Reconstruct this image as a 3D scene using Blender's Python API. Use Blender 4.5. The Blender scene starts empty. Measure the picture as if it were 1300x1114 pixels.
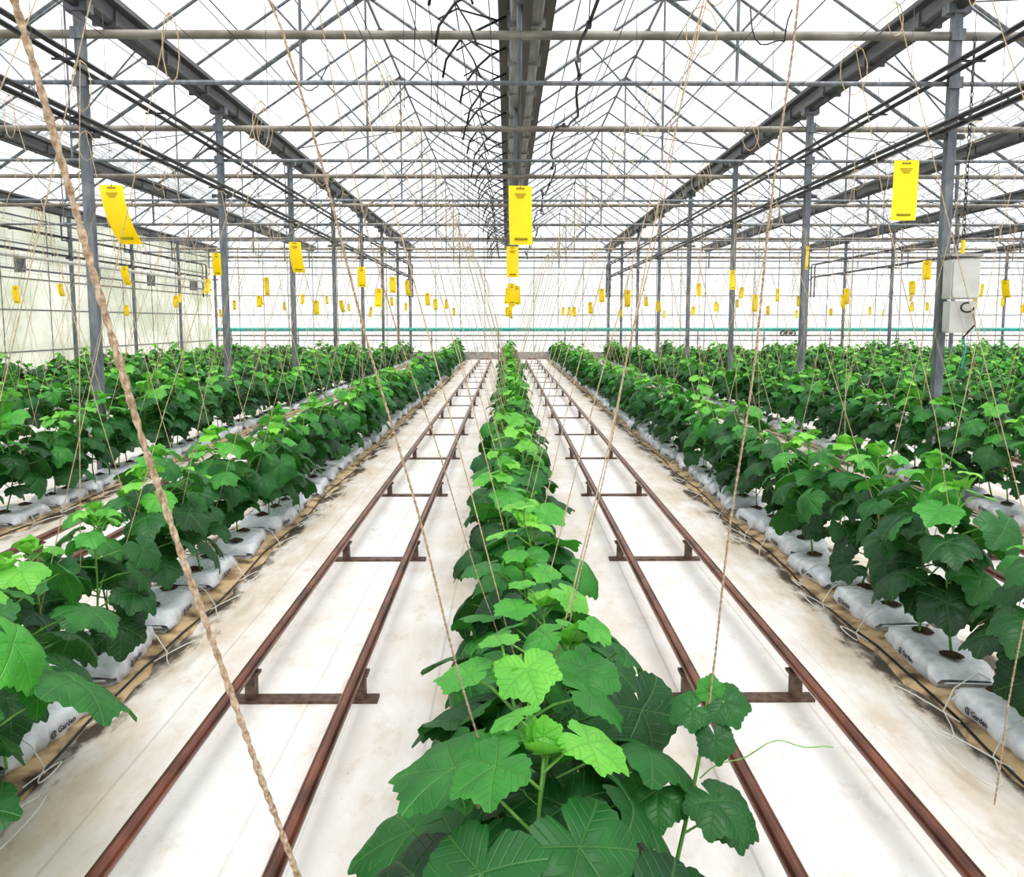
import bpy, math, random
from mathutils import Vector, Matrix, Euler
random.seed(11)
R = random.random
def U(a,b): return a+(b-a)*random.random()
scene=bpy.context.scene
COL=scene.collection

# ------------------------------------------------------------ materials
def new_mat(name):
    m=bpy.data.materials.new(name); m.use_nodes=True
    nt=m.node_tree; nt.nodes.clear()
    out=nt.nodes.new('ShaderNodeOutputMaterial')
    return m,nt,out
def N(nt,t,**kw):
    n=nt.nodes.new(t)
    for k,v in kw.items(): setattr(n,k,v)
    return n
def math_n(nt,op,a,b=None,clamp=False):
    n=nt.nodes.new('ShaderNodeMath'); n.operation=op; n.use_clamp=clamp
    for i,v in enumerate((a,b)):
        if v is None: continue
        if isinstance(v,(int,float)): n.inputs[i].default_value=v
        else: nt.links.new(v,n.inputs[i])
    return n.outputs[0]
def mix_c(nt,f,a,b,mode='MIX'):
    n=nt.nodes.new('ShaderNodeMix'); n.data_type='RGBA'; n.blend_type=mode
    for s,v in ((n.inputs[0],f),(n.inputs[6],a),(n.inputs[7],b)):
        if isinstance(v,(int,float)): s.default_value=v
        elif isinstance(v,tuple): s.default_value=(*v,1) if len(v)==3 else v
        else: nt.links.new(v,s)
    return n.outputs[2]
def simple(name,c1,c2=None,rough=.5,metal=0,scale=8,bump=0,stretch=(1,1,1),spec=.5,detail=5,lo=.35,hi=.65):
    m,nt,out=new_mat(name); L=nt.links
    b=N(nt,'ShaderNodeBsdfPrincipled'); L.new(b.outputs[0],out.inputs[0])
    b.inputs['Roughness'].default_value=rough; b.inputs['Metallic'].default_value=metal
    b.inputs['Specular IOR Level'].default_value=spec
    tc=N(nt,'ShaderNodeTexCoord'); mp=N(nt,'ShaderNodeMapping'); mp.inputs['Scale'].default_value=stretch
    L.new(tc.outputs['Object'],mp.inputs[0])
    no=N(nt,'ShaderNodeTexNoise'); no.inputs['Scale'].default_value=scale; no.inputs['Detail'].default_value=detail
    L.new(mp.outputs[0],no.inputs[0])
    if c2 is None: c2=tuple(x*.8 for x in c1)
    mr=N(nt,'ShaderNodeMapRange'); mr.inputs[1].default_value=lo; mr.inputs[2].default_value=hi
    L.new(no.outputs[0],mr.inputs[0])
    L.new(mix_c(nt,mr.outputs[0],c1,c2),b.inputs['Base Color'])
    if bump:
        bp=N(nt,'ShaderNodeBump'); bp.inputs['Strength'].default_value=bump; bp.inputs['Distance'].default_value=.01
        L.new(no.outputs[0],bp.inputs['Height']); L.new(bp.outputs[0],b.inputs['Normal'])
    return m

M_steel=simple('galvanised_steel',(.23,.25,.27),(.12,.135,.15),rough=.5,metal=.3,scale=14,stretch=(1,1,.3))
M_steel_dark=simple('dark_weathered_steel',(.045,.048,.052),(.09,.09,.095),rough=.5,metal=.3,scale=6)
M_truss=simple('truss_tube_aged',(.30,.28,.24),(.16,.145,.12),rough=.5,metal=.2,scale=3)
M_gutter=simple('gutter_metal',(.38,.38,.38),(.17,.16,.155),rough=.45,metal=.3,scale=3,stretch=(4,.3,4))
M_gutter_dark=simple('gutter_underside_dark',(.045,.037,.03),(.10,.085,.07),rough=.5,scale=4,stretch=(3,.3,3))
M_beam=simple('dark_gutter_beam',(.075,.078,.08),(.16,.16,.16),rough=.5,scale=3,stretch=(4,.3,4))
M_black=simple('black_plastic',(.012,.012,.013),(.03,.03,.03),rough=.4)
M_pipe_black=simple('painted_dark_pipe',(.018,.018,.022),(.045,.045,.05),rough=.35,scale=5)
M_twine=simple('jute_twine',(.52,.42,.31),(.28,.20,.13),rough=.9,scale=180,bump=.5,spec=.1)
M_twine_thin=simple('pale_twine',(.58,.47,.32),(.38,.29,.18),rough=.9,scale=60,spec=.1)
M_wire=simple('wire_grey',(.10,.10,.11),rough=.4,metal=.5)
M_rust=simple('rusty_red_pipe',(.24,.085,.05),(.08,.030,.020),rough=.28,metal=.4,scale=16,stretch=(1,.25,1),bump=.15,spec=.7)
M_rust2=simple('rusty_bracket',(.08,.046,.034),(.18,.12,.085),rough=.55,metal=.2,scale=25,bump=.2)
M_bag=simple('white_grow_bag_plastic',(.82,.85,.88),(.62,.65,.69),rough=.3,scale=18,bump=.7)
M_coir=simple('dark_substrate',(.03,.02,.013),(.10,.065,.035),rough=.95,scale=40,bump=.8)
M_strip=simple('stained_mat',(.62,.46,.27),(.08,.05,.026),rough=.85,scale=7,bump=.4,lo=.46,hi=.68,detail=9)
M_print=simple('bag_print_ink',(.02,.02,.025),rough=.6)
M_yellow=simple('yellow_trap_film',(.95,.70,.0),(.88,.62,.0),rough=.35,scale=6)
M_yprint=simple('trap_print',(.30,.27,.0),rough=.5)
M_teal=simple('teal_water_pipe',(.03,.40,.35),(.04,.30,.27),rough=.35)
M_box=simple('box_white_plastic',(.60,.60,.56),(.50,.50,.46),rough=.45,scale=4)
M_white_tube=simple('white_drip_tube',(.70,.70,.64),rough=.4)
M_grey=simple('concrete_kerb',(.42,.40,.38),(.30,.29,.27),rough=.8,scale=6)

def film(name,col,transp,edge=(1,1,1),trans_mix=.6,stain=None,lo=.42,hi=.65,st=(1,1,1)):
    m,nt,out=new_mat(name); L=nt.links
    tr=N(nt,'ShaderNodeBsdfTransparent'); tr.inputs[0].default_value=(*edge,1)
    di=N(nt,'ShaderNodeBsdfDiffuse'); tl=N(nt,'ShaderNodeBsdfTranslucent')
    if stain:
        tc=N(nt,'ShaderNodeTexCoord'); no=N(nt,'ShaderNodeTexNoise'); no.inputs['Scale'].default_value=.55; no.inputs['Detail'].default_value=7
        mp=N(nt,'ShaderNodeMapping'); mp.inputs['Scale'].default_value=st; L.new(tc.outputs['Object'],mp.inputs[0]); L.new(mp.outputs[0],no.inputs[0])
        mr=N(nt,'ShaderNodeMapRange'); mr.inputs[1].default_value=lo; mr.inputs[2].default_value=hi; L.new(no.outputs[0],mr.inputs[0])
        c=mix_c(nt,mr.outputs[0],col,stain); L.new(c,di.inputs[0]); L.new(c,tl.inputs[0])
    else:
        di.inputs[0].default_value=(*col,1); tl.inputs[0].default_value=(*col,1)
    m1=N(nt,'ShaderNodeMixShader'); m1.inputs[0].default_value=trans_mix
    L.new(di.outputs[0],m1.inputs[1]); L.new(tl.outputs[0],m1.inputs[2])
    m2=N(nt,'ShaderNodeMixShader'); m2.inputs[0].default_value=1-transp
    L.new(tr.outputs[0],m2.inputs[1]); L.new(m1.outputs[0],m2.inputs[2]); L.new(m2.outputs[0],out.inputs[0])
    return m
M_roof=film('roof_polythene_film',(.90,.93,.96),.78)
M_wall=film('wall_white_film',(.92,.93,.92),.30,trans_mix=.6,stain=(.74,.77,.74),st=(1,1,.5))
M_wall_l=film('wall_greenish_film',(.87,.88,.78),.05,trans_mix=.5,stain=(.60,.64,.50),st=(1,.8,1.6),lo=.38,hi=.62)

def leaf_mat():
    m,nt,out=new_mat('cucumber_leaf'); L=nt.links
    at=N(nt,'ShaderNodeAttribute'); at.attribute_name='tone'
    uv=N(nt,'ShaderNodeUVMap'); sp=N(nt,'ShaderNodeSeparateXYZ'); L.new(uv.outputs[0],sp.inputs[0])
    s,d=sp.outputs[0],sp.outputs[1]
    main=math_n(nt,'SUBTRACT',1,math_n(nt,'MULTIPLY',d,42),True)
    f=math_n(nt,'FRACT',math_n(nt,'MULTIPLY',math_n(nt,'SUBTRACT',s,math_n(nt,'MULTIPLY',d,.75)),6.5))
    f=math_n(nt,'ABSOLUTE',math_n(nt,'SUBTRACT',f,.5))
    sec=math_n(nt,'SUBTRACT',1,math_n(nt,'MULTIPLY',f,9),True)
    sec=math_n(nt,'MULTIPLY',sec,.5)
    vein=math_n(nt,'MAXIMUM',main,sec)
    oi=N(nt,'ShaderNodeObjectInfo')
    tc=N(nt,'ShaderNodeTexCoord'); no=N(nt,'ShaderNodeTexNoise'); no.inputs['Scale'].default_value=14; no.inputs['Detail'].default_value=3
    L.new(tc.outputs['Object'],no.inputs[0])
    t=math_n(nt,'ADD',at.outputs['Fac'],math_n(nt,'MULTIPLY',math_n(nt,'SUBTRACT',oi.outputs['Random'],.5),.26))
    t=math_n(nt,'ADD',t,math_n(nt,'MULTIPLY',math_n(nt,'SUBTRACT',no.outputs[0],.5),.30))
    cr=N(nt,'ShaderNodeValToRGB'); L.new(t,cr.inputs[0])
    e=cr.color_ramp.elements
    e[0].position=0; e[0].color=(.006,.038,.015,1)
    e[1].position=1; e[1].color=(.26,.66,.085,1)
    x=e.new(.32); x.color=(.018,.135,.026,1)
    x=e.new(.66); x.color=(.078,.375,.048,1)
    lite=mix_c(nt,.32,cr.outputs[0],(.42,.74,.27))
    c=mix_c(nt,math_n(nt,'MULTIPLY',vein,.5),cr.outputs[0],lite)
    b=N(nt,'ShaderNodeBsdfPrincipled'); L.new(c,b.inputs['Base Color']); b.inputs['Roughness'].default_value=.42
    b.inputs['Specular IOR Level'].default_value=.5
    bp=N(nt,'ShaderNodeBump'); bp.inputs['Strength'].default_value=.55; bp.inputs['Distance'].default_value=.006; bp.invert=True
    L.new(vein,bp.inputs['Height']); L.new(bp.outputs[0],b.inputs['Normal'])
    tl=N(nt,'ShaderNodeBsdfTranslucent'); L.new(mix_c(nt,.35,c,(.18,.56,.06)),tl.inputs[0])
    mx=N(nt,'ShaderNodeMixShader'); mx.inputs[0].default_value=.22
    L.new(b.outputs[0],mx.inputs[1]); L.new(tl.outputs[0],mx.inputs[2]); L.new(mx.outputs[0],out.inputs[0])
    return m
M_leaf=leaf_mat()
M_stem=simple('green_stem',(.20,.40,.09),(.11,.28,.05),rough=.5,scale=30)

ROWX=.08
OFFS=[0]+[2.1+2.28*k for k in range(12)]
ROWS=[ROWX]+[ROWX+o for o in OFFS[1:12]]+[ROWX-o for o in OFFS[1:6]]
AISLE=[1.0]+[3.24+2.28*k for k in range(10)]
TRACKS=[ROWX+a for a in AISLE]+[ROWX-a for a in AISLE[:6]]

def floor_mat():
    m,nt,out=new_mat('floor_ground_cover'); L=nt.links
    b=N(nt,'ShaderNodeBsdfPrincipled'); L.new(b.outputs[0],out.inputs[0]); b.inputs['Roughness'].default_value=.6
    b.inputs['Specular IOR Level'].default_value=.25
    tc=N(nt,'ShaderNodeTexCoord'); sp=N(nt,'ShaderNodeSeparateXYZ'); L.new(tc.outputs['Object'],sp.inputs[0])
    X,Y=sp.outputs[0],sp.outputs[1]
    a=math_n(nt,'ABSOLUTE',math_n(nt,'SUBTRACT',X,ROWX))
    q=math_n(nt,'ADD',math_n(nt,'SUBTRACT',a,2.1),1.14)
    md=math_n(nt,'ABSOLUTE',math_n(nt,'SUBTRACT',math_n(nt,'MODULO',q,2.28),1.14))
    big=math_n(nt,'GREATER_THAN',q,0)
    md=math_n(nt,'ADD',math_n(nt,'MULTIPLY',md,big),math_n(nt,'MULTIPLY',99,math_n(nt,'SUBTRACT',1,big)))
    dist=math_n(nt,'MINIMUM',md,math_n(nt,'ADD',a,.12))
    def noise(sc,det,st=(1,1,1),ro=.6):
        mp=N(nt,'ShaderNodeMapping'); mp.inputs['Scale'].default_value=st; L.new(tc.outputs['Object'],mp.inputs[0])
        n=N(nt,'ShaderNodeTexNoise'); n.inputs['Scale'].default_value=sc; n.inputs['Detail'].default_value=det; n.inputs['Roughness'].default_value=ro
        L.new(mp.outputs[0],n.inputs[0]); return n.outputs[0]
    def mr(v,a0,a1,b0=0,b1=1):
        n=N(nt,'ShaderNodeMapRange'); L.new(v,n.inputs[0])
        for i,x in enumerate((a0,a1,b0,b1)): n.inputs[i+1].default_value=x
        return n.outputs[0]
    n1=noise(1.6,9,(1,.5,1),.65); n2=noise(7,9,(1,.6,1),.72); n4=noise(3.2,7,(1.3,.5,1),.65)
    base=mix_c(nt,mr(n1,.38,.66),(.82,.81,.80),(.71,.67,.62))
    st=math_n(nt,'MULTIPLY',mr(dist,1.02,.32),mr(n4,.32,.60),True)
    base=mix_c(nt,math_n(nt,'MULTIPLY',st,.80),base,(.51,.40,.27))
    sp2=mr(n2,.53,.66); base=mix_c(nt,math_n(nt,'MULTIPLY',sp2,.36),base,(.48,.37,.25))
    n5=noise(22,5,(1,1,1),.7); base=mix_c(nt,math_n(nt,'MULTIPLY',mr(n5,.64,.73),.4),base,(.25,.16,.09))
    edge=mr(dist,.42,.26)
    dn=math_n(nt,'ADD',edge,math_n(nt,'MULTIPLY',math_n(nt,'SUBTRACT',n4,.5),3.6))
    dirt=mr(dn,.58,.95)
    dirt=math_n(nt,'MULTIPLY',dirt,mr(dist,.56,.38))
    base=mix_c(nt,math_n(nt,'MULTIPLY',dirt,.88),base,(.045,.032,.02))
    for per,off,w,amt in ((.57,.21,.012,.30),(.57,.0,.006,.18)):
        mm=math_n(nt,'ABSOLUTE',math_n(nt,'SUBTRACT',math_n(nt,'FRACT',math_n(nt,'DIVIDE',math_n(nt,'ADD',X,50+off),per)),.5))
        ln=math_n(nt,'LESS_THAN',mm,w/2/per)
        base=mix_c(nt,math_n(nt,'MULTIPLY',ln,amt),base,(.3,.27,.24))
    L.new(base,b.inputs['Base Color'])
    bp=N(nt,'ShaderNodeBump'); bp.inputs['Strength'].default_value=.25; bp.inputs['Distance'].default_value=.01
    L.new(n2,bp.inputs['Height']); L.new(bp.outputs[0],b.inputs['Normal'])
    return m
M_floor=floor_mat()

# ------------------------------------------------------------ mesh builder
class MB:
    def __init__(s): s.v=[]; s.f=[]; s.m=[]; s.uv={}; s.tone={}; s.mats=[]
    def mi(s,mat):
        if mat not in s.mats: s.mats.append(mat)
        return s.mats.index(mat)
    def tube(s,pts,r,mat,n=8,cap=True,square=False):
        pts=[Vector(p) for p in pts]; k=s.mi(mat)
        rs=r if isinstance(r,(list,tuple)) else [r]*len(pts)
        base=len(s.v); up=None
        for i,p in enumerate(pts):
            if i==0: d=pts[1]-p
            elif i==len(pts)-1: d=p-pts[i-1]
            else: d=(pts[i+1]-p).normalized()+(p-pts[i-1]).normalized()
            d.normalize()
            if up is None:
                ref=Vector((0,0,1)) if abs(d.z)<.9 else Vector((0,1,0))
                a=d.cross(ref).normalized()
            else:
                a=(up-d*up.dot(d)).normalized()
            up=a; b=d.cross(a)
            for j in range(n):
                t=2*math.pi*(j+(.5 if square else 0))/n
                s.v.append(p+(a*math.cos(t)+b*math.sin(t))*rs[i])
        for i in range(len(pts)-1):
            for j in range(n):
                a0=base+i*n+j; a1=base+i*n+(j+1)%n
                s.f.append((a0,a1,a1+n,a0+n)); s.m.append(k)
        if cap:
            s.f.append(tuple(base+j for j in range(n))[::-1]); s.m.append(k)
            e=base+(len(pts)-1)*n
            s.f.append(tuple(e+j for j in range(n))); s.m.append(k)
    def box(s,c,sz,mat,rot=None):
        k=s.mi(mat); b=len(s.v); c=Vector(c)
        for x in (-.5,.5):
            for y in (-.5,.5):
                for z in (-.5,.5):
                    p=Vector((x*sz[0],y*sz[1],z*sz[2]))
                    if rot: p=rot@p
                    s.v.append(c+p)
        for q in ((0,1,3,2),(4,6,7,5),(0,4,5,1),(2,3,7,6),(0,2,6,4),(1,5,7,3)):
            s.f.append(tuple(b+i for i in q)); s.m.append(k)
    def extrude(s,prof,y0,y1,mat,closed=True,mats=None):
        n=len(prof); b=len(s.v)
        for y in (y0,y1):
            for x,z in prof: s.v.append(Vector((x,y,z)))
        for j in range(n if closed else n-1):
            s.f.append((b+j,b+(j+1)%n,b+n+(j+1)%n,b+n+j)); s.m.append(s.mi(mats[j] if mats else mat))
    def mesh(s,name,smooth=True):
        me=bpy.data.meshes.new(name); me.from_pydata([tuple(v) for v in s.v],[],s.f)
        for m in s.mats: me.materials.append(m)
        me.polygons.foreach_set('material_index',s.m)
        me.polygons.foreach_set('use_smooth',[smooth]*len(s.f))
        if s.tone:
            at=me.attributes.new('tone','FLOAT','POINT')
            at.data.foreach_set('value',[s.tone.get(i,.4) for i in range(len(s.v))])
            ul=me.uv_layers.new(name='UVMap')
            buf=[]
            for l in me.loops:
                buf.extend(s.uv.get(l.vertex_index,(0.07,.3)))
            ul.data.foreach_set('uv',buf)
        me.update(); return me
    def obj(s,name,smooth=True,parent=None):
        o=bpy.data.objects.new(name,s.mesh(name,smooth)); COL.objects.link(o)
        if parent: o.parent=parent
        if smooth: o.data.set_sharp_from_angle(angle=math.radians(40))
        return o
def inst(name,me,loc,rot=(0,0,0),sc=(1,1,1),parent=None):
    o=bpy.data.objects.new(name,me); COL.objects.link(o); o.location=loc; o.rotation_euler=rot; o.scale=sc
    if parent: o.parent=parent
    return o
def empty(name,loc=(0,0,0)):
    o=bpy.data.objects.new(name,None); COL.objects.link(o); o.location=loc; o.empty_display_size=.1; return o

# ------------------------------------------------------------ leaf / plant
LOB=[(0,1.0),(31,.77),(57,.90),(88,.72),(117,.80),(148,.67),(168,.54),(180,.16)]
VE=[0,57,117,-57,-117]
def outline(hi):
    sub=4 if hi else 2
    half=[]
    for i in range(len(LOB)-1):
        a0,r0=LOB[i]; a1,r1=LOB[i+1]
        for k in range(sub):
            t=k/sub
            a=a0+(a1-a0)*t
            r=r0+(r1-r0)*(t**.8 if r1<r0 else t**1.25)
            if k and hi: r*=1+(.045 if k%2 else -.03)
            half.append((a,r))
    half.append(LOB[-1])
    full=[(-a,r) for a,r in half[::-1]][:-1]+half
    return full
OUT_HI=outline(True); OUT_LO=outline(False)
def add_leaf(mb,org,fwd,nrm,size,tone,hi=True,droop=.35,cup=.0):
    fwd=fwd.normalized(); nrm=(nrm-fwd*nrm.dot(fwd)).normalized(); side=nrm.cross(fwd)
    o=OUT_HI if hi else OUT_LO
    rings=[.22,.45,.68,.86,1.0] if hi else [.5,1.0]
    k=mb.mi(M_leaf); b=len(mb.v); ph=U(0,6.28); ph2=U(0,6.28); asym=U(-.12,.12); tw=U(-.25,.25)
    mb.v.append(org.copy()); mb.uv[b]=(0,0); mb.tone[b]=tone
    n=len(o)
    for rr in rings:
        for (a,r) in o:
            th=math.radians(a); R_=r*rr
            x=R_*math.cos(th); y=R_*math.sin(th)*(1.0+asym*(1 if a>0 else -1))
            va=min(VE,key=lambda q:abs(q-a)); dd=abs(R_*math.sin(math.radians(a-va))); ss=R_*math.cos(math.radians(a-va))
            z=-droop*(R_**2.2)+.24*dd-.30*dd*dd+.16*abs(y)*(1-R_)+cup*R_*R_
            z+=.06*R_*R_*math.sin(3*th+ph)+.035*R_*math.sin(7*th+ph2)*rr*rr+tw*x*y*.4
            i=len(mb.v)
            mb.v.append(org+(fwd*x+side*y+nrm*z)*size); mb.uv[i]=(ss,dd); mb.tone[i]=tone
    for j in range(n-1):
        mb.f.append((b,b+1+j,b+2+j)); mb.m.append(k)
    for q in range(len(rings)-1):
        for j in range(n-1):
            a0=b+1+q*n+j
            mb.f.append((a0,a0+n,a0+n+1,a0+1)); mb.m.append(k)
def make_plant(name,hi=True,h=.86,nl=13,spread=1.0,zb=.13,first=.20,lsize=1.0):
    mb=MB()
    pts=[]; nn=9; wx,wy=U(-.04,.04),U(-.04,.04)
    for i in range(nn):
        t=i/(nn-1); pts.append(Vector((wx*math.sin(t*4),wy*math.sin(t*5+1),zb+(h-zb)*t)))
    mb.tube(pts,[.006-.003*i/nn for i in range(nn)],M_stem,n=6 if hi else 4)
    def P(t):
        f=t*(nn-1); i=min(int(f),nn-2); return pts[i].lerp(pts[i+1],f-i)
    az=U(0,6.28)
    for i in range(nl):
        t=first+(1.0-first)*i/(nl-1)
        az+=math.radians(137.5)+U(-.35,.35)
        p=P(min(t,1)); top=max(0,(t-.68)/.32)
        L=(U(.13,.24)*(1-.60*top))*spread; el=U(.10,.65)+.45*top
        e=p+Vector((math.cos(az)*math.cos(el),math.sin(az)*math.cos(el),math.sin(el)))*L
        mid=p.lerp(e,.5)+Vector((0,0,.015))
        mb.tube([p,mid,e],[.0042,.0036,.003],M_stem,n=5 if hi else 3,cap=False)
        dr=U(.25,1.15)*(1-.5*top)
        az2=az+U(-.5,.5)
        fw=Vector((math.cos(az2)*math.cos(dr),math.sin(az2)*math.cos(dr),-math.sin(dr)))
        nr=Vector((math.cos(az2)*math.sin(dr),math.sin(az2)*math.sin(dr),math.cos(dr)))+Vector((U(-.3,.3),U(-.3,.3),0))
        size=lsize*(U(.115,.168) if t>.25 else U(.11,.15))*(1-.58*top)
        if e.z-size*.9*math.sin(dr)<.05: e.z+=.08
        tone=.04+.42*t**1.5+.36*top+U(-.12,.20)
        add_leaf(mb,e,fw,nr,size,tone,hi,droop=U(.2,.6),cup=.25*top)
    tp=pts[-1]
    for i in range(6):
        a=U(0,6.28); el=U(.4,1.2)
        d=Vector((math.cos(a)*math.cos(el),math.sin(a)*math.cos(el),math.sin(el)))
        e=tp+d*U(.015,.06); mb.tube([tp,e],.0022,M_stem,n=4,cap=False)
        add_leaf(mb,e,d,Vector((-d.x,-d.y,1.2)),U(.022,.055),U(.8,.95),hi,droop=0,cup=.3)
    if hi:
        for i in range(3):
            p=P(U(.5,.95)); a=U(0,6.28); q=[]
            for k in range(9):
                s_=k/8; q.append(p+Vector((math.cos(a)*s_*.12+.012*math.sin(s_*16)*s_,math.sin(a)*s_*.12+.012*math.cos(s_*16)*s_,.05*s_-.03*s_*s_)))
            mb.tube(q,.0011,M_stem,n=4,cap=False)
    return mb.mesh(name)
HI=[make_plant('cucumber_plant_mesh',True,h=U(.72,.98),nl=random.choice((14,15,16,17)),first=U(.12,.24)) for i in range(12)]
WIDE=[make_plant('cucumber_plant_mesh',True,h=U(.76,.88),nl=16,spread=1.2,lsize=1.12) for i in range(5)]
LO=[make_plant('cucumber_plant_far_mesh',False,h=U(.70,.96),nl=16,first=.14) for i in range(7)]

# ------------------------------------------------------------ grow bag
def bag_mesh(with_text,seed):
    rnd=random.Random(seed)
    mb=MB(); Lh,Wh,H=.28,.148,.105
    ny=15; k=mb.mi(M_bag)
    prof=[(-1,0),(-1.08,.22),(-1.06,.66),(-.93,.95),(-.5,1.02),(0,.95),(.5,1.02),(.93,.95),(1.06,.66),(1.08,.22),(1,0)]
    n=len(prof); b=len(mb.v)
    for j in range(ny):
        t=j/(ny-1)*2-1; e=1-max(0,(abs(t)-.78)/.22)**1.7
        for i,(x,z) in enumerate(prof):
            w=rnd.uniform(-.012,.012)
            hz=H*z*(.35+.65*e)*(1+.08*math.sin(t*5+seed))
            mb.v.append(Vector((x*Wh*(.88+.12*e)+w,t*Lh+rnd.uniform(-.008,.008),hz+(abs(w)*.8 if z>0 else 0))))
    for j in range(ny-1):
        for i in range(n-1):
            a=b+j*n+i; mb.f.append((a,a+1,a+n+1,a+n)); mb.m.append(k)
    mb.f.append(tuple(b+i for i in range(n))); mb.m.append(k)
    mb.f.append(tuple(b+(ny-1)*n+i for i in range(n))[::-1]); mb.m.append(k)
    for sgn in (-1,1):
        mb.box((0,sgn*(Lh+.015),.03),(.22,.05,.006),M_bag,Euler((sgn*.6,0,0)).to_matrix())
    for yy in (-.15,.15):
        q=[Vector((.055*math.cos(a*math.pi/5)*rnd.uniform(.85,1.15),yy+.06*math.sin(a*math.pi/5)*rnd.uniform(.85,1.15),H+.008)) for a in range(10)]
        c=len(mb.v); mb.v.append(Vector((0,yy,H+.03))); mb.v+=q; kk=mb.mi(M_coir)
        for a in range(10): mb.f.append((c,c+1+a,c+1+(a+1)%10)); mb.m.append(kk)
    if with_text:
        for sgn,ang in ((-1,-math.pi/2),(1,math.pi/2)):
            cu=bpy.data.curves.new('t','FONT'); cu.body='@ Garden'; cu.size=.036; cu.align_x='CENTER'; cu.resolution_u=2
            cu.offset=.001
            o=bpy.data.objects.new('t',cu); COL.objects.link(o)
            dg=bpy.context.evaluated_depsgraph_get(); dg.update()
            tm=bpy.data.meshes.new_from_object(o.evaluated_get(dg))
            Mx=Matrix.Translation((sgn*(Wh*1.15),rnd.uniform(-.08,.08),.034))@Matrix.Rotation(ang,4,'Z')@Matrix.Rotation(math.radians(86),4,'X')
            c=len(mb.v); kk=mb.mi(M_print)
            for v in tm.vertices: mb.v.append(Mx@v.co)
            for p in tm.polygons: mb.f.append(tuple(c+i for i in p.vertices)); mb.m.append(kk)
            bpy.data.objects.remove(o)
    return mb.mesh('grow_bag_mesh',True)
BAGS=[bag_mesh(True,i) for i in range(4)]
BAG_LO=[bag_mesh(False,9)]

YEND=34.4
WIREZ=2.95; WOFF=.66
def row_start(x):
    a=abs(x)
    return 1.15 if a<1 else max(1.5,(a-1.2)/.80-.8)
PITCH=.34
for ri,rx in enumerate(ROWS):
    y0=row_start(rx)
    row=empty('cucumber_plant_row',(rx,y0,0))
    bagrow=empty('grow_bag_row',(rx,y0,0))
    mt=MB(); k=mt.mi(M_strip); y=y0-.5; seg=[]
    while y<YEND:
        seg.append((y,U(.21,.26),U(.21,.26),U(.010,.022))); y+=.13 if y<12 else .6
    for (yy,a,b_,h) in seg:
        mt.v+=[Vector((rx-a-.012,yy,.0)),Vector((rx-a,yy,h)),Vector((rx-.1,yy,.022)),Vector((rx+.1,yy,.022)),Vector((rx+b_,yy,h)),Vector((rx+b_+.012,yy,.0))]
    for i in range(len(seg)-1):
        for j in range(5):
            a=i*6+j; mt.f.append((a,a+1,a+7,a+6)); mt.m.append(k)
    mt.obj('stained_bag_mat',False)
    tw=MB(); j=0; y=y0+.1
    yb=y0+.1-.165
    while yb<YEND-.4:
        me=random.choice(BAGS) if yb<10 else BAG_LO[0]
        inst('grow_bag',me,(U(-.03,.03),yb+.34-y0+U(-.02,.02),.020),(0,0,U(-.12,.12)),(U(.92,1.08),U(.9,1.03),U(.85,1.2)),bagrow)
        yb+=.68
    while y<YEND-.2:
        far=y>14 or abs(rx)>9
        cen=abs(rx-ROWX)<.1
        me=random.choice(LO if far else (WIDE if (cen and y<3.0) else HI))
        s=U(.86,1.12)
        inst('plant',me,(U(-.06,.06),y-y0+U(-.04,.04),0),(U(-.10,.10),U(-.15,.15),U(0,6.28)),(s*1.07,s*1.07,s*(1.0 if not cen else .94)),row)
        sd=1 if j%2 else -1
        if (y<24 and abs(rx)<9) or j%3==0:
            if not (cen and y<2.2):
                r=.0022 if y<8 else .0032
                t0=Vector((rx+U(-.02,.02),y,U(.3,.5))); t1=Vector((rx+sd*WOFF+U(-.03,.03),y+U(-.1,.7),WIREZ))
                if R()<.12 and not cen: t1=Vector((rx+U(-.1,.1),y+.2,WIREZ))
                m1=t0.lerp(t1,.35)+Vector((U(-.03,.03),U(-.03,.03),0)); m2=t0.lerp(t1,.7)+Vector((U(-.02,.02),U(-.02,.02),0))
                tw.tube([t0,m1,m2,t1],r,M_twine_thin,n=4,cap=False)
                if y<14:
                    lp=[]; hh=U(.12,.28); ww=U(.03,.07); a=U(-.6,.6)
                    for k in range(11):
                        q=k/10*2*math.pi
                        lp.append(t1+Vector((math.cos(a)*ww*math.sin(q),math.sin(a)*ww*math.sin(q),-hh/2+hh/2*math.cos(q))))
                    tw.tube(lp,r*1.1,M_twine_thin,n=4,cap=False)
        y+=PITCH; j+=1
    tw.obj('support_twine_row',False)
cw=MB()
for rx in ROWS:
    for sd in (-1,1):
        x=rx+sd*WOFF
        cw.tube([(x,max(1.2,abs(x)/.8-1),WIREZ),(x,36,WIREZ)],.0022,M_wire,n=4)
        y=4.65
        while y<36:
            cw.tube([(x,y,WIREZ),(x,y,4.27)],.002,M_wire,n=4); y+=4.05
cw.obj('crop_support_wires',False)

def extra(me,loc,rot,s):
    return inst('cucumber_plant',me,loc,rot,(s,s,s))
big1=make_plant('cucumber_plant_mesh',True,h=.80,nl=13,spread=1.35,lsize=1.25)
big2=make_plant('cucumber_plant_mesh',True,h=.84,nl=13,spread=1.25,lsize=1.15)
extra(big1,(-1.60,2.15,.0),(0,.05,1.0),1.08)
extra(big2,(-1.78,2.70,.0),(0,.05,2.3),1.0)
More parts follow.
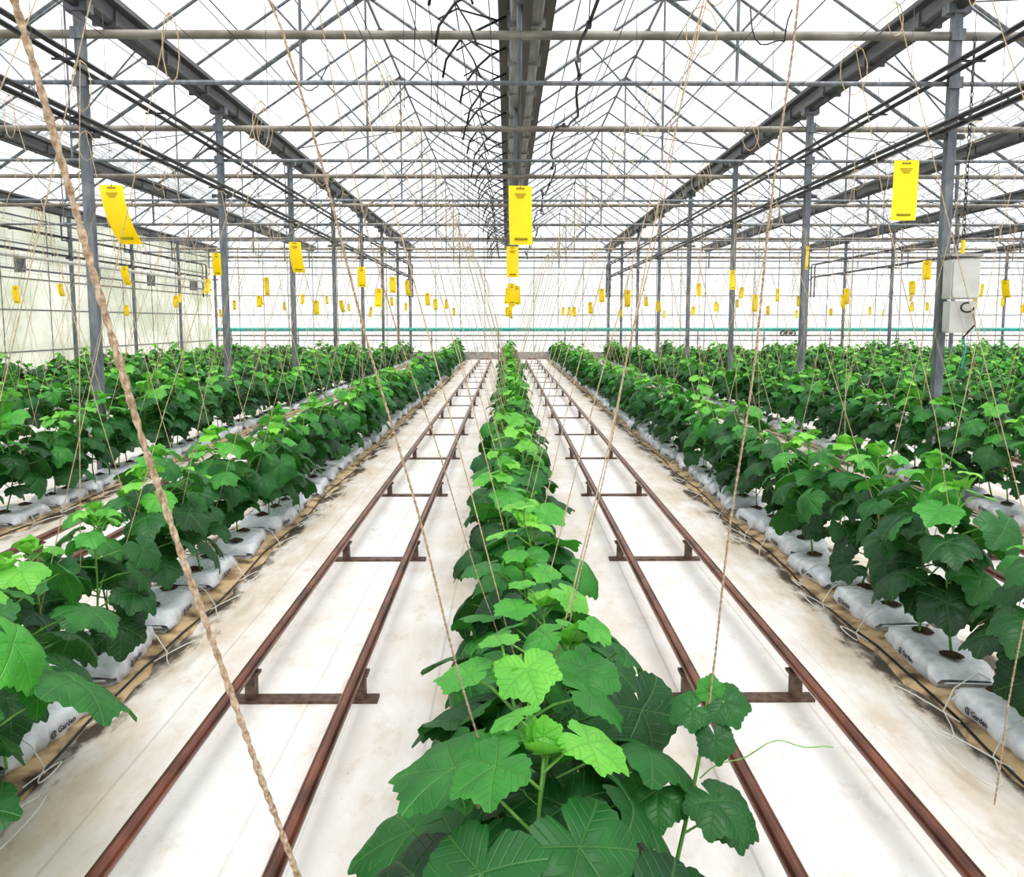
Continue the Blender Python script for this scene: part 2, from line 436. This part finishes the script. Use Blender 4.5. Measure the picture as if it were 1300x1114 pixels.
# young plant leaning out of the centre row
yp=MB()
st_=[Vector(p) for p in ((.14,1.78,.13),(.30,1.80,.24),(.42,1.83,.38),(.46,1.85,.55),(.485,1.85,.70),(.495,1.85,.78))]
yp.tube(st_,[.006,.006,.0055,.005,.004,.003],M_stem,n=6)
def yl(p,e,fw,nr,size,tone,**kw):
    p=Vector(p); e=Vector(e); yp.tube([p,p.lerp(e,.5)+Vector((0,0,.01)),e],.0032,M_stem,n=5,cap=False)
    add_leaf(yp,e,Vector(fw),Vector(nr),size,tone,**kw)
yl((.49,1.85,.74),(.455,1.84,.785),(-.75,-.2,-.25),(-.2,-.7,.8),.062,.42,droop=.3)
yl((.49,1.85,.75),(.535,1.85,.80),(.8,-.1,-.05),(.1,-.7,.8),.072,.38,droop=.35)
yl((.49,1.85,.77),(.50,1.86,.82),(.2,.2,.8),(0,-1,.5),.045,.62,droop=.1)
yl((.49,1.85,.72),(.50,1.80,.73),(.1,-.5,-.7),(0,-.9,.4),.060,.30,droop=.3)
yl((.46,1.85,.52),(.37,1.83,.58),(-.8,-.3,-.25),(-.1,-.5,.9),.105,.45,droop=.4)
yl((.46,1.85,.54),(.50,1.78,.585),(.5,-.6,-.3),(.1,-.4,.9),.100,.32,droop=.4)
yl((.44,1.84,.46),(.56,1.86,.50),(.9,-.2,-.35),(.2,-.4,.9),.095,.30,droop=.4)
yl((.42,1.83,.38),(.40,1.70,.42),(-.1,-.9,-.4),(0,-.4,.9),.105,.25,droop=.4)
q=[Vector((.48,1.85,.60))+Vector((.32*t,-.02*t,.10*math.sin(t*2.2)+.01*math.sin(t*14))) for t in [i/14 for i in range(15)]]
yp.tube(q,.0018,M_stem,n=4,cap=False)
yp.obj('cucumber_plant',True)

def twine(pts,r,mat=M_twine):
    mb=MB(); pts=[Vector(p) for p in pts]
    tot=sum((pts[i+1]-pts[i]).length for i in range(len(pts)-1))
    n=max(40,int(tot/.006)); dense=[]
    for k in range(n+1):
        d=tot*k/n; i=0
        while i<len(pts)-2 and d>(pts[i+1]-pts[i]).length: d-=(pts[i+1]-pts[i]).length; i+=1
        dense.append(pts[i].lerp(pts[i+1],min(1,d/(pts[i+1]-pts[i]).length)))
    for s_ in range(2):
        q=[]
        for k,p in enumerate(dense):
            a=k*1.1+s_*math.pi; w=Vector((.004*math.sin(k*.05),.003*math.sin(k*.037),0))
            q.append(p+w+Vector((math.cos(a)*r*.42,math.sin(a)*r*.42,0)))
        mb.tube(q,[r*.66*(1+.18*math.sin(k*.61)*math.sin(k*.23)) for k in range(len(q))],mat,n=5,cap=False)
    return mb
T=[ [(-.05,.95,.35),(-.233,.70,1.30),(-.30,.65,1.63),(-.362,.60,1.97),(-.66,.45,2.95)],
    [(.0,1.75,.40),(-.04,1.72,.68),(-.25,1.60,1.58),(-.40,1.47,2.25),(-.66,1.40,2.95)],
    [(.487,1.845,.68),(.50,1.85,.85),(.53,1.83,1.2),(.60,1.80,2.0),(.66,1.75,2.95)],
    [(.05,2.6,.4),(-.12,2.6,.95),(-.45,2.6,2.0),(-.66,2.7,2.95)],
    [(.10,2.25,.4),(.2,2.25,.9),(.45,2.4,2.0),(.66,2.6,2.95)],
    [(1.45,2.2,.3),(1.47,2.2,.6),(1.55,2.2,1.2),(1.52,2.1,2.95)],]
rr=[.0032,.0028,.0030,.0022,.0022,.0028]
for p,r in zip(T,rr): twine(p,r).obj('jute_twine',True)

# ------------------------------------------------------------ pipe rail tracks
rail=MB(); y0,y1=-1.0,YEND-.1
g=.25
for sx in (-g,g): rail.tube([(sx,y0,.157),(sx,y1-.1,.157)],.0275,M_rust,n=14)
arc=[(-g*math.cos(a*math.pi/10),y1-.1+.22*math.sin(a*math.pi/10),.157) for a in range(11)]
rail.tube(arc,.0275,M_rust,n=10)
y=3.47-2.15*2
while y<y1:
    rail.box((0,y,.007),(.66,.075,.014),M_rust2)
    for sx in (-g,g):
        rail.box((sx,y,.07),(.045,.055,.125),M_rust2)
        rail.box((sx,y,.13),(.075,.07,.012),M_rust2)
    y+=2.15
RM=rail.mesh('pipe_rail_track_mesh')
RM.set_sharp_from_angle(angle=math.radians(40))
for x in TRACKS: inst('pipe_rail_track',RM,(x,0,0))

# ------------------------------------------------------------ structure
GX=[.14+4.64*k for k in range(-3,7)]
XL,XR=GX[0],GX[-1]; YB=37.6; YF=-3.5
FR=[8.7+4.05*k for k in range(-2,8)]
GZ=5.06
ARCH_H=1.55
def arch(x0,t):
    x=x0+4.64*t; z=5.25+ARCH_H*(1-abs(2*t-1))
    return x,z
pm=MB()
pm.tube([(0,0,0),(0,0,5.1)],.064,M_steel,n=4,square=True)
pm.box((0,0,.01),(.26,.26,.02),M_steel)
for dx in (-.09,.09):
    for dy in (-.09,.09): pm.tube([(dx,dy,.02),(dx,dy,.05)],.012,M_steel_dark,n=6)
pm.box((0,0,5.03),(.24,.14,.10),M_steel)
for z in (4.27,4.76): pm.box((0,-.06,z),(.15,.02,.12),M_steel)
pm.box((0,0,3.72),(.30,.05,.05),M_steel_dark)
PM=pm.mesh('support_post_mesh',False)
for x in (GX[0]+.25,GX[2],GX[4],GX[6],GX[8]):
    for y in FR:
        if abs(x)/max(y,.1)<1.1: inst('support_post',PM,(x,y,0))
tm=MB()
tm.tube([(XL,0,4.76),(XR,0,4.76)],.046,M_truss,n=10)
tm.tube([(XL,0,4.27),(XR,0,4.27)],.026,M_steel,n=8)
for gx in GX:
    tm.tube([(gx,0,4.27),(gx,0,5.1)],.03,M_steel,n=6)
for gx in GX[:-1]:
    xr,zr=arch(gx,.5)
    tm.tube([(xr,0,4.27),(xr,0,zr)],.018,M_steel,n=6)
    xa,za=arch(gx,.25); xb,zb_=arch(gx,.75)
    tm.tube([(xr,0,4.76),(xa,0,za)],.015,M_steel,n=6)
    tm.tube([(xr,0,4.76),(xb,0,zb_)],.015,M_steel,n=6)
    tm.tube([(gx,0,5.2),(xr,0,zr-.04),(gx+4.64,0,5.2)],.032,M_steel,n=6)
TM=tm.mesh('roof_truss_mesh'); TM.set_sharp_from_angle(angle=math.radians(40))
for y in FR: inst('roof_truss',TM,(0,y,0))
def gutter(w=1.0,big=False):
    g_=MB(); z0=GZ
    prof=[(-.33,z0+.24),(-.33,z0+.18),(-.20,z0+.16),(-.17,z0+.02),(-.06,z0),(-.05,z0-.045),(.05,z0-.045),(.06,z0),(.17,z0+.02),(.20,z0+.16),(.33,z0+.18),(.33,z0+.24)]
    prof=[(x*w,z) for x,z in prof]
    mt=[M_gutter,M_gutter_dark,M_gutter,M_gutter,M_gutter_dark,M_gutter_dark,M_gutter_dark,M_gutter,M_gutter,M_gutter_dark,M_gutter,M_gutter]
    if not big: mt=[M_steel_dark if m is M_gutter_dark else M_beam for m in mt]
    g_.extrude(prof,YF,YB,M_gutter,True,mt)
    y=YF+.6
    while y<YB:
        g_.box((0,y,z0+.07),(.44*w,.04,.18),M_gutter if big else M_beam); y+=1.35
    return g_.mesh('roof_gutter_mesh',False)
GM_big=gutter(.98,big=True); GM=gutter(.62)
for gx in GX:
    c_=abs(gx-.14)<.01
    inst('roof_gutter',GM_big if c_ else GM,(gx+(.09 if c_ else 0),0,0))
for gi,gx in enumerate(GX[:-1]):
    a=MB(); y=YF+.2
    ystart=max(YF+.2,(abs(gx+2.3)-4)/.9-3)
    while y<YB:
        if y>ystart:
            for t0,t1 in ((0,.5),(.5,1)):
                x0,z0=arch(gx,t0); x1,z1=arch(gx,t1)
                a.tube([(x0,y,z0),(x1,y,z1)],.021,M_steel,n=6,cap=False)
        y+=1.35
    for t in (.17,.33,.5,.67,.83):
        x,z=arch(gx,t); a.tube([(x,YF,z-.03),(x,YB,z-.03)],.026 if t==.5 else .010,M_steel,n=6)
    for i in range(0,len(FR)-1,2):
        x0,z0=arch(gx,.04); x1,z1=arch(gx,.48); x2,z2=arch(gx,.96); x3,z3=arch(gx,.52)
        a.tube([(x0,FR[i],z0-.05),(x1,FR[i+1],z1-.05)],.012,M_steel_dark,n=5); a.tube([(x2,FR[i],z2-.05),(x3,FR[i+1],z3-.05)],.012,M_steel_dark,n=5)
    a.obj('roof_rafter_frame',True)
cf=MB(); kk=cf.mi(M_roof)
for gx in GX[:-1]:
    b=len(cf.v)
    for i in range(3):
        x,z=arch(gx,i/2)
        cf.v.append(Vector((x,YF,z+.03))); cf.v.append(Vector((x,YB,z+.03)))
    for i in range(2): cf.f.append((b+2*i,b+2*i+1,b+2*i+3,b+2*i+2)); cf.m.append(kk)
cf.obj('ceiling',False)
for px in (GX[0],GX[2],GX[4],GX[6]):
    inner=1 if px<0 else -1
    for zz,rd in ((3.78,.030),(4.34,.028)):
        mb=MB()
        for dx in (.09,.25):
            x=px+inner*dx
            mb.tube([(x,max(-2,abs(px)*.5-1),zz),(x,35.9,zz),(x,36.0,zz-.1),(x,36.0,zz-.9)],rd,M_pipe_black,n=8)
        y=2.0
        while y<36:
            mb.box((px+inner*.16,y,zz-.035),(.24,.02,.02),M_steel_dark)
            mb.tube([(px+inner*.16,y,zz-.03),(px+inner*.16,y,4.27 if zz<4.2 else 4.76)],.004,M_wire,n=4); y+=2.02
        mb.obj('overhead_heating_pipe',True)
w=MB(); x=-12.9
while x<24:
    w.tube([(x,max(0,abs(x)-4),4.30),(x,36.8,4.30)],.005,M_wire,n=4); x+=1.16
w.obj('shade_screen_wires',False)

y=3.1
while y<35:
    h=MB(); j=U(-.10,.10)
    pts=[(0,0,5.10),(-.20,.03,5.02),(-.42+j,.0,4.86),(-.58+j,-.05,4.62),(-.62+j,-.02,4.44)]
    h.tube(pts,.015,M_black,n=6)
    h.tube([(-.10,0,5.06),(-.46+j,-.05,5.16),(-.66+j,-.08,5.04)],.011,M_black,n=6)
    h.tube([(-.42+j,0,4.86),(-.36,-.12,4.60),(-.28,-.16,4.40)],.010,M_black,n=6)
    h.tube([(-.62+j,-.02,4.44),(-.60+j,.06,4.2),(-.62+j,.04,U(3.4,3.9))],.004,M_black,n=5)
    inst('vent_linkage_arm',h.mesh('vent_linkage_mesh'),(0.0,y,0)); y+=1.0
c=MB(); pts=[]; y=1.0
while y<35:
    pts.append((.86+.09*math.sin(y*1.3)+U(-.04,.04),y,4.62+.13*math.sin(y*2.1)+U(-.05,.05))); y+=.45
c.tube(pts,.018,M_black,n=6)
for p in pts[::5]:
    c.tube([p,(p[0]+.02,p[1],4.95)],.006,M_black,n=4); c.box(p,(.05,.09,.05),M_black)
c.obj('hanging_power_cable',True)
d=MB()
for bx_,by in ((-2.0,7.0),(-2.6,9.8),(2.4,8.2)):
    pts=[(bx_+.5*t+.05*math.sin(t*9+bx_),by,4.85-.35*math.sin(t*3.0)+.04*math.sin(t*14)) for t in [i/14 for i in range(15)]]
    d.tube(pts,.008,M_black,n=5)
d.obj('loose_hanging_cable',True)

# ------------------------------------------------------------ walls
def wall_panel(name,p0,p1,z1,mat,step=1.16,rails=(.9,2.1,3.0,4.0,4.76)):
    mb=MB(); p0=Vector(p0); p1=Vector(p1); D=(p1-p0); Ln=D.length; D.normalize()
    k=mb.mi(mat); b=len(mb.v)
    mb.v+= [p0.copy(),p1.copy(),p1+Vector((0,0,z1)),p0+Vector((0,0,z1))]; mb.f.append((b,b+1,b+2,b+3)); mb.m.append(k)
    s_=0
    while s_<=Ln+.01:
        q=p0+D*s_; mb.tube([q,q+Vector((0,0,z1))],.018,M_truss if s_%4.64>.1 else M_steel,n=4,square=True); s_+=step
    for z in rails:
        mb.tube([p0+Vector((0,0,z)),p1+Vector((0,0,z))],.025,M_steel if z!=3.0 else M_truss,n=4,square=True)
    c=(p0+p1)/2; sz=(Ln,.12,.35) if abs(D.x)>.5 else (.12,Ln,.35)
    mb.box(c+Vector((0,0,.175)),sz,M_grey)
    return mb.obj(name,False)
wall_panel('wall_back',(XL,YB,0),(XR,YB,0),5.3,M_wall)
wall_panel('wall_left',(XL-.15,YF,0),(XL-.15,YB,0),5.3,M_wall_l,step=2.32)
wall_panel('wall_right',(XR+.15,YF,0),(XR+.15,YB,0),5.3,M_wall)
gb=MB(); k=gb.mi(M_wall)
for gx in GX[:-1]:
    b=len(gb.v)
    for i in range(3):
        x,z=arch(gx,i/2); gb.v.append(Vector((x,YB,5.25))); gb.v.append(Vector((x,YB,max(z,5.25))))
    for i in range(2): gb.f.append((b+2*i,b+2*i+2,b+2*i+3,b+2*i+1)); gb.m.append(k)
gb.obj('wall_back_gable',False)
tp=MB()
tp.tube([(XL+.4,36.6,1.42),(XR-.4,36.6,1.42)],.085,M_teal,n=10)
tp.tube([(XL+.4,36.6,1.14),(XR-.4,36.6,1.14)],.035,M_truss,n=8)
x=XL+1
while x<XR:
    tp.box((x,36.75,1.0),(.06,.3,.06),M_steel); tp.tube([(x,36.8,0),(x,36.8,1.5)],.025,M_steel,n=6); x+=3.1
tp.obj('teal_water_main_pipe',True)
lp=MB()
lp.tube([(XL+.45,4,3.55),(XL+.45,36,3.55)],.06,M_box,n=8); lp.tube([(XL+.45,4,3.2),(XL+.45,36,3.2)],.03,M_steel,n=8)
y=6
while y<36: lp.box((XL+.3,y,3.37),(.3,.04,.5),M_steel); y+=4.05
lp.obj('side_wall_pipe',True)

fb=MB(); k=fb.mi(M_floor)
fb.v=[Vector((-40,-12,0)),Vector((50,-12,0)),Vector((50,60,0)),Vector((-40,60,0))]; fb.f=[(0,1,2,3)]; fb.m=[k]
fb.obj('floor',False)

# ------------------------------------------------------------ yellow traps
def trap_mesh(curl,seed):
    mb=MB(); k=mb.mi(M_yellow); n=10; w=.05; h=.25
    for sd in (0,.0012):
        b=len(mb.v)
        for i in range(n+1):
            t=i/n; z=-h*t; yy=curl*(t*t)
            for x in (-w,-w/3,w/3,w): mb.v.append(Vector((x+curl*.5*t*t,yy+sd+abs(x)*curl,z)))
        for i in range(n):
            for j in range(3):
                a=b+i*4+j; mb.f.append((a,a+1,a+5,a+4)); mb.m.append(k)
    mb.box((0,-.002,-.012),(.035,.002,.006),M_yprint)
    for i,zz in enumerate((.035,.043,.051)): mb.box((0,-.002+curl*(zz/h)**2,-zz),(.05-.012*i,.0015,.003),M_yprint)
    mb.box((curl*.4,-.004+curl*.76,-.226),(.055,.0015,.010),M_yprint)
    mb.tube([(0,0,-.008),(.004,0,.012),(0,0,.03),(0,0,.75)],.0013,M_wire,n=4)
    return mb.mesh('yellow_sticky_trap_mesh')
TR=[trap_mesh(c_,i) for i,c_ in enumerate((.01,.05,-.03,.02))]
TRC=trap_mesh(.085,5)
near=[(-1.75,3.58,2.335,TRC,.1),(.06,3.47,2.315,TR[0],0.05),(1.665,3.35,2.40,TR[2],-.1),(.05,6.55,2.35,TR[0],.2),(-1.77,6.7,2.40,TR[1],.1),
      (-1.80,9.9,2.42,TR[3],.3),(-3.3,9.1,2.52,TR[1],.6),(3.25,8.6,2.55,TR[0],.9),(.06,9.6,2.2,TR[3],.3),(-1.8,12.6,2.45,TR[0],.2),(2.9,10.2,2.4,TR[2],.5)]
for x,y,z,me,rz in near: inst('yellow_sticky_trap',me,(x,y,z),(0,0,rz))
for rx in ROWS:
    y=max(12.8,abs(rx)*1.3)+U(0,2)
    while y<34:
        inst('yellow_sticky_trap',random.choice(TR),(rx+U(-.15,.15),y,U(2.2,2.75)),(0,0,U(-.7,.7)),(1.25,1.25,1.25)); y+=U(2.8,4.4)

# ------------------------------------------------------------ control box on the right post
post=(GX[4],FR[2])
bx=MB()
bc=Vector((post[0]+.11,post[1]-.17,2.19))
def rbox(mb,c,sz,mat,bev):
    x,y,z=sz; pr=[]
    for sx,sz_ in ((1,1),(-1,1),(-1,-1),(1,-1)):
        for q in range(4):
            a={ (1,1):0,(-1,1):90,(-1,-1):180,(1,-1):270}[(sx,sz_)]+q*30
            pr.append((c[0]+sx*(x/2-bev)+bev*math.cos(math.radians(a)),c[2]+sz_*(z/2-bev)+bev*math.sin(math.radians(a))))
    b=len(mb.v); n=len(pr); mb.extrude(pr,c[1]-y/2,c[1]+y/2,mat)
    k=mb.mi(mat); mb.f.append(tuple(range(b,b+n))); mb.m.append(k); mb.f.append(tuple(range(b+n,b+2*n))[::-1]); mb.m.append(k)
rbox(bx,bc,(.31,.16,.42),M_box,.02); rbox(bx,bc+Vector((0,-.09,0)),(.28,.02,.39),M_box,.02)
rbox(bx,bc+Vector((.0,0,-.40)),(.28,.14,.34),M_box,.02)
rbox(bx,bc+Vector((0,-.0,.255)),(.34,.20,.03),M_grey,.01)
pts=[bc+Vector((.02+.07*math.cos(a),-.115,-.30-.05*math.sin(a))) for a in [i*.5 for i in range(11)]]
bx.tube(pts,.010,M_black,n=6)
bx.tube([bc+Vector((.08,-.11,-.36)),bc+Vector((.10,-.14,-.48)),bc+Vector((.04,-.12,-.56)),bc+Vector((.0,-.1,-.62))],.011,M_black,n=6)
bx.tube([bc+Vector((.0,-.1,-.60)),bc+Vector((.03,-.1,-.75)),bc+Vector((.0,-.1,-.95))],.010,M_teal,n=6)
bx.box(bc+Vector((-.07,.10,0)),(.12,.06,.06),M_steel)
bx.tube([bc+Vector((0,.0,.27)),bc+Vector((0,0,.42))],.02,M_yellow,n=8)
z=2.63; i=0
while z<4.7:
    c0=Vector((post[0]+.11,post[1]-.17,z)); q=[]
    for k in range(9):
        a=k/8*2*math.pi; u=.016*math.cos(a); v=.036*math.sin(a)
        q.append(c0+(Vector((u,0,v)) if i%2 else Vector((0,u,v))))
    bx.tube(q,.005,M_black,n=5,cap=False); z+=.055; i+=1
bx.obj('control_box',True)

for rx in ROWS:
    if abs(rx)>7: continue
    dp=MB(); ys=row_start(rx); s_=-1 if rx>0.5 else 1
    cen=abs(rx)<1
    for sd in ((-1,1) if cen else (s_,)):
        y=ys; pts=[]
        while y<20:
            pts.append((rx+sd*(.235+.02*math.sin(y*3)+U(-.01,.01)),y,.024)); y+=.25
        dp.tube(pts,.006,M_black,n=5)
        if cen: continue
        y=ys+.2
        while y<14:
            r0=U(.05,.20); x0=rx+sd*.24; q=[]; wob=U(.8,1.2)
            for k in range(13):
                t=k/12; a=t*6.1
                q.append((x0+sd*(r0*math.sin(a*.5)*1.2) ,y+r0*1.6*math.sin(a)*wob+t*.15,.026+.02*math.sin(t*3.14)))
            q.append((rx+sd*.18,y+.16,.10)); q.append((rx+sd*.08,y+.16,.17)); q.append((rx+sd*.02,y+.16,.14))
            dp.tube(q,.0032,M_white_tube,n=5); y+=U(.3,.9)
    dp.obj('drip_irrigation_line',True)
v=MB()
for x in (12.7,12.95,13.2):
    q=[(x+.10*math.cos(a),36.3,1.25+.10*math.sin(a)) for a in [i*math.pi/6 for i in range(13)]]
    v.tube(q,.03,M_black,n=5); v.tube([(x,36.3,1.25),(x,36.6,1.3)],.03,M_black,n=5)
    v.tube([(x-.1,36.3,1.25),(x+.1,36.3,1.25)],.015,M_black,n=5)
v.obj('valve_handwheels',True)

# ------------------------------------------------------------ light
wd=bpy.data.worlds.new('overcast_sky'); scene.world=wd; wd.use_nodes=True
nt=wd.node_tree; nt.nodes.clear()
o=N(nt,'ShaderNodeOutputWorld'); bg=N(nt,'ShaderNodeBackground'); nt.links.new(bg.outputs[0],o.inputs[0])
tc=N(nt,'ShaderNodeTexCoord'); no=N(nt,'ShaderNodeTexNoise'); no.inputs['Scale'].default_value=2.2; no.inputs['Detail'].default_value=4
nt.links.new(tc.outputs['Generated'],no.inputs[0])
nt.links.new(mix_c(nt,no.outputs[0],(.90,.94,1.0),(1.0,1.0,1.0)),bg.inputs[0])
bg.inputs[1].default_value=1.2
sl=bpy.data.lights.new('sun','SUN'); sl.energy=2.4; sl.angle=math.radians(50); sl.color=(1,.98,.95)
so=bpy.data.objects.new('sun',sl); COL.objects.link(so); so.rotation_euler=(math.radians(24),math.radians(10),0); so.location=(0,0,12)

# ------------------------------------------------------------ camera
cd=bpy.data.cameras.new('camera'); cam=bpy.data.objects.new('camera',cd); COL.objects.link(cam); scene.camera=cam
cd.sensor_fit='HORIZONTAL'; cd.sensor_width=36; cd.lens=36*1000/1300; cd.shift_y=-45/1300; cd.clip_start=.02; cd.clip_end=300
cam.location=(0,0,1.727); cam.rotation_euler=(math.radians(90-5.82),0,math.radians(-.4))
scene.view_settings.view_transform='Standard'
try: scene.view_settings.look='Medium High Contrast'
except Exception: pass
scene.view_settings.exposure=.28
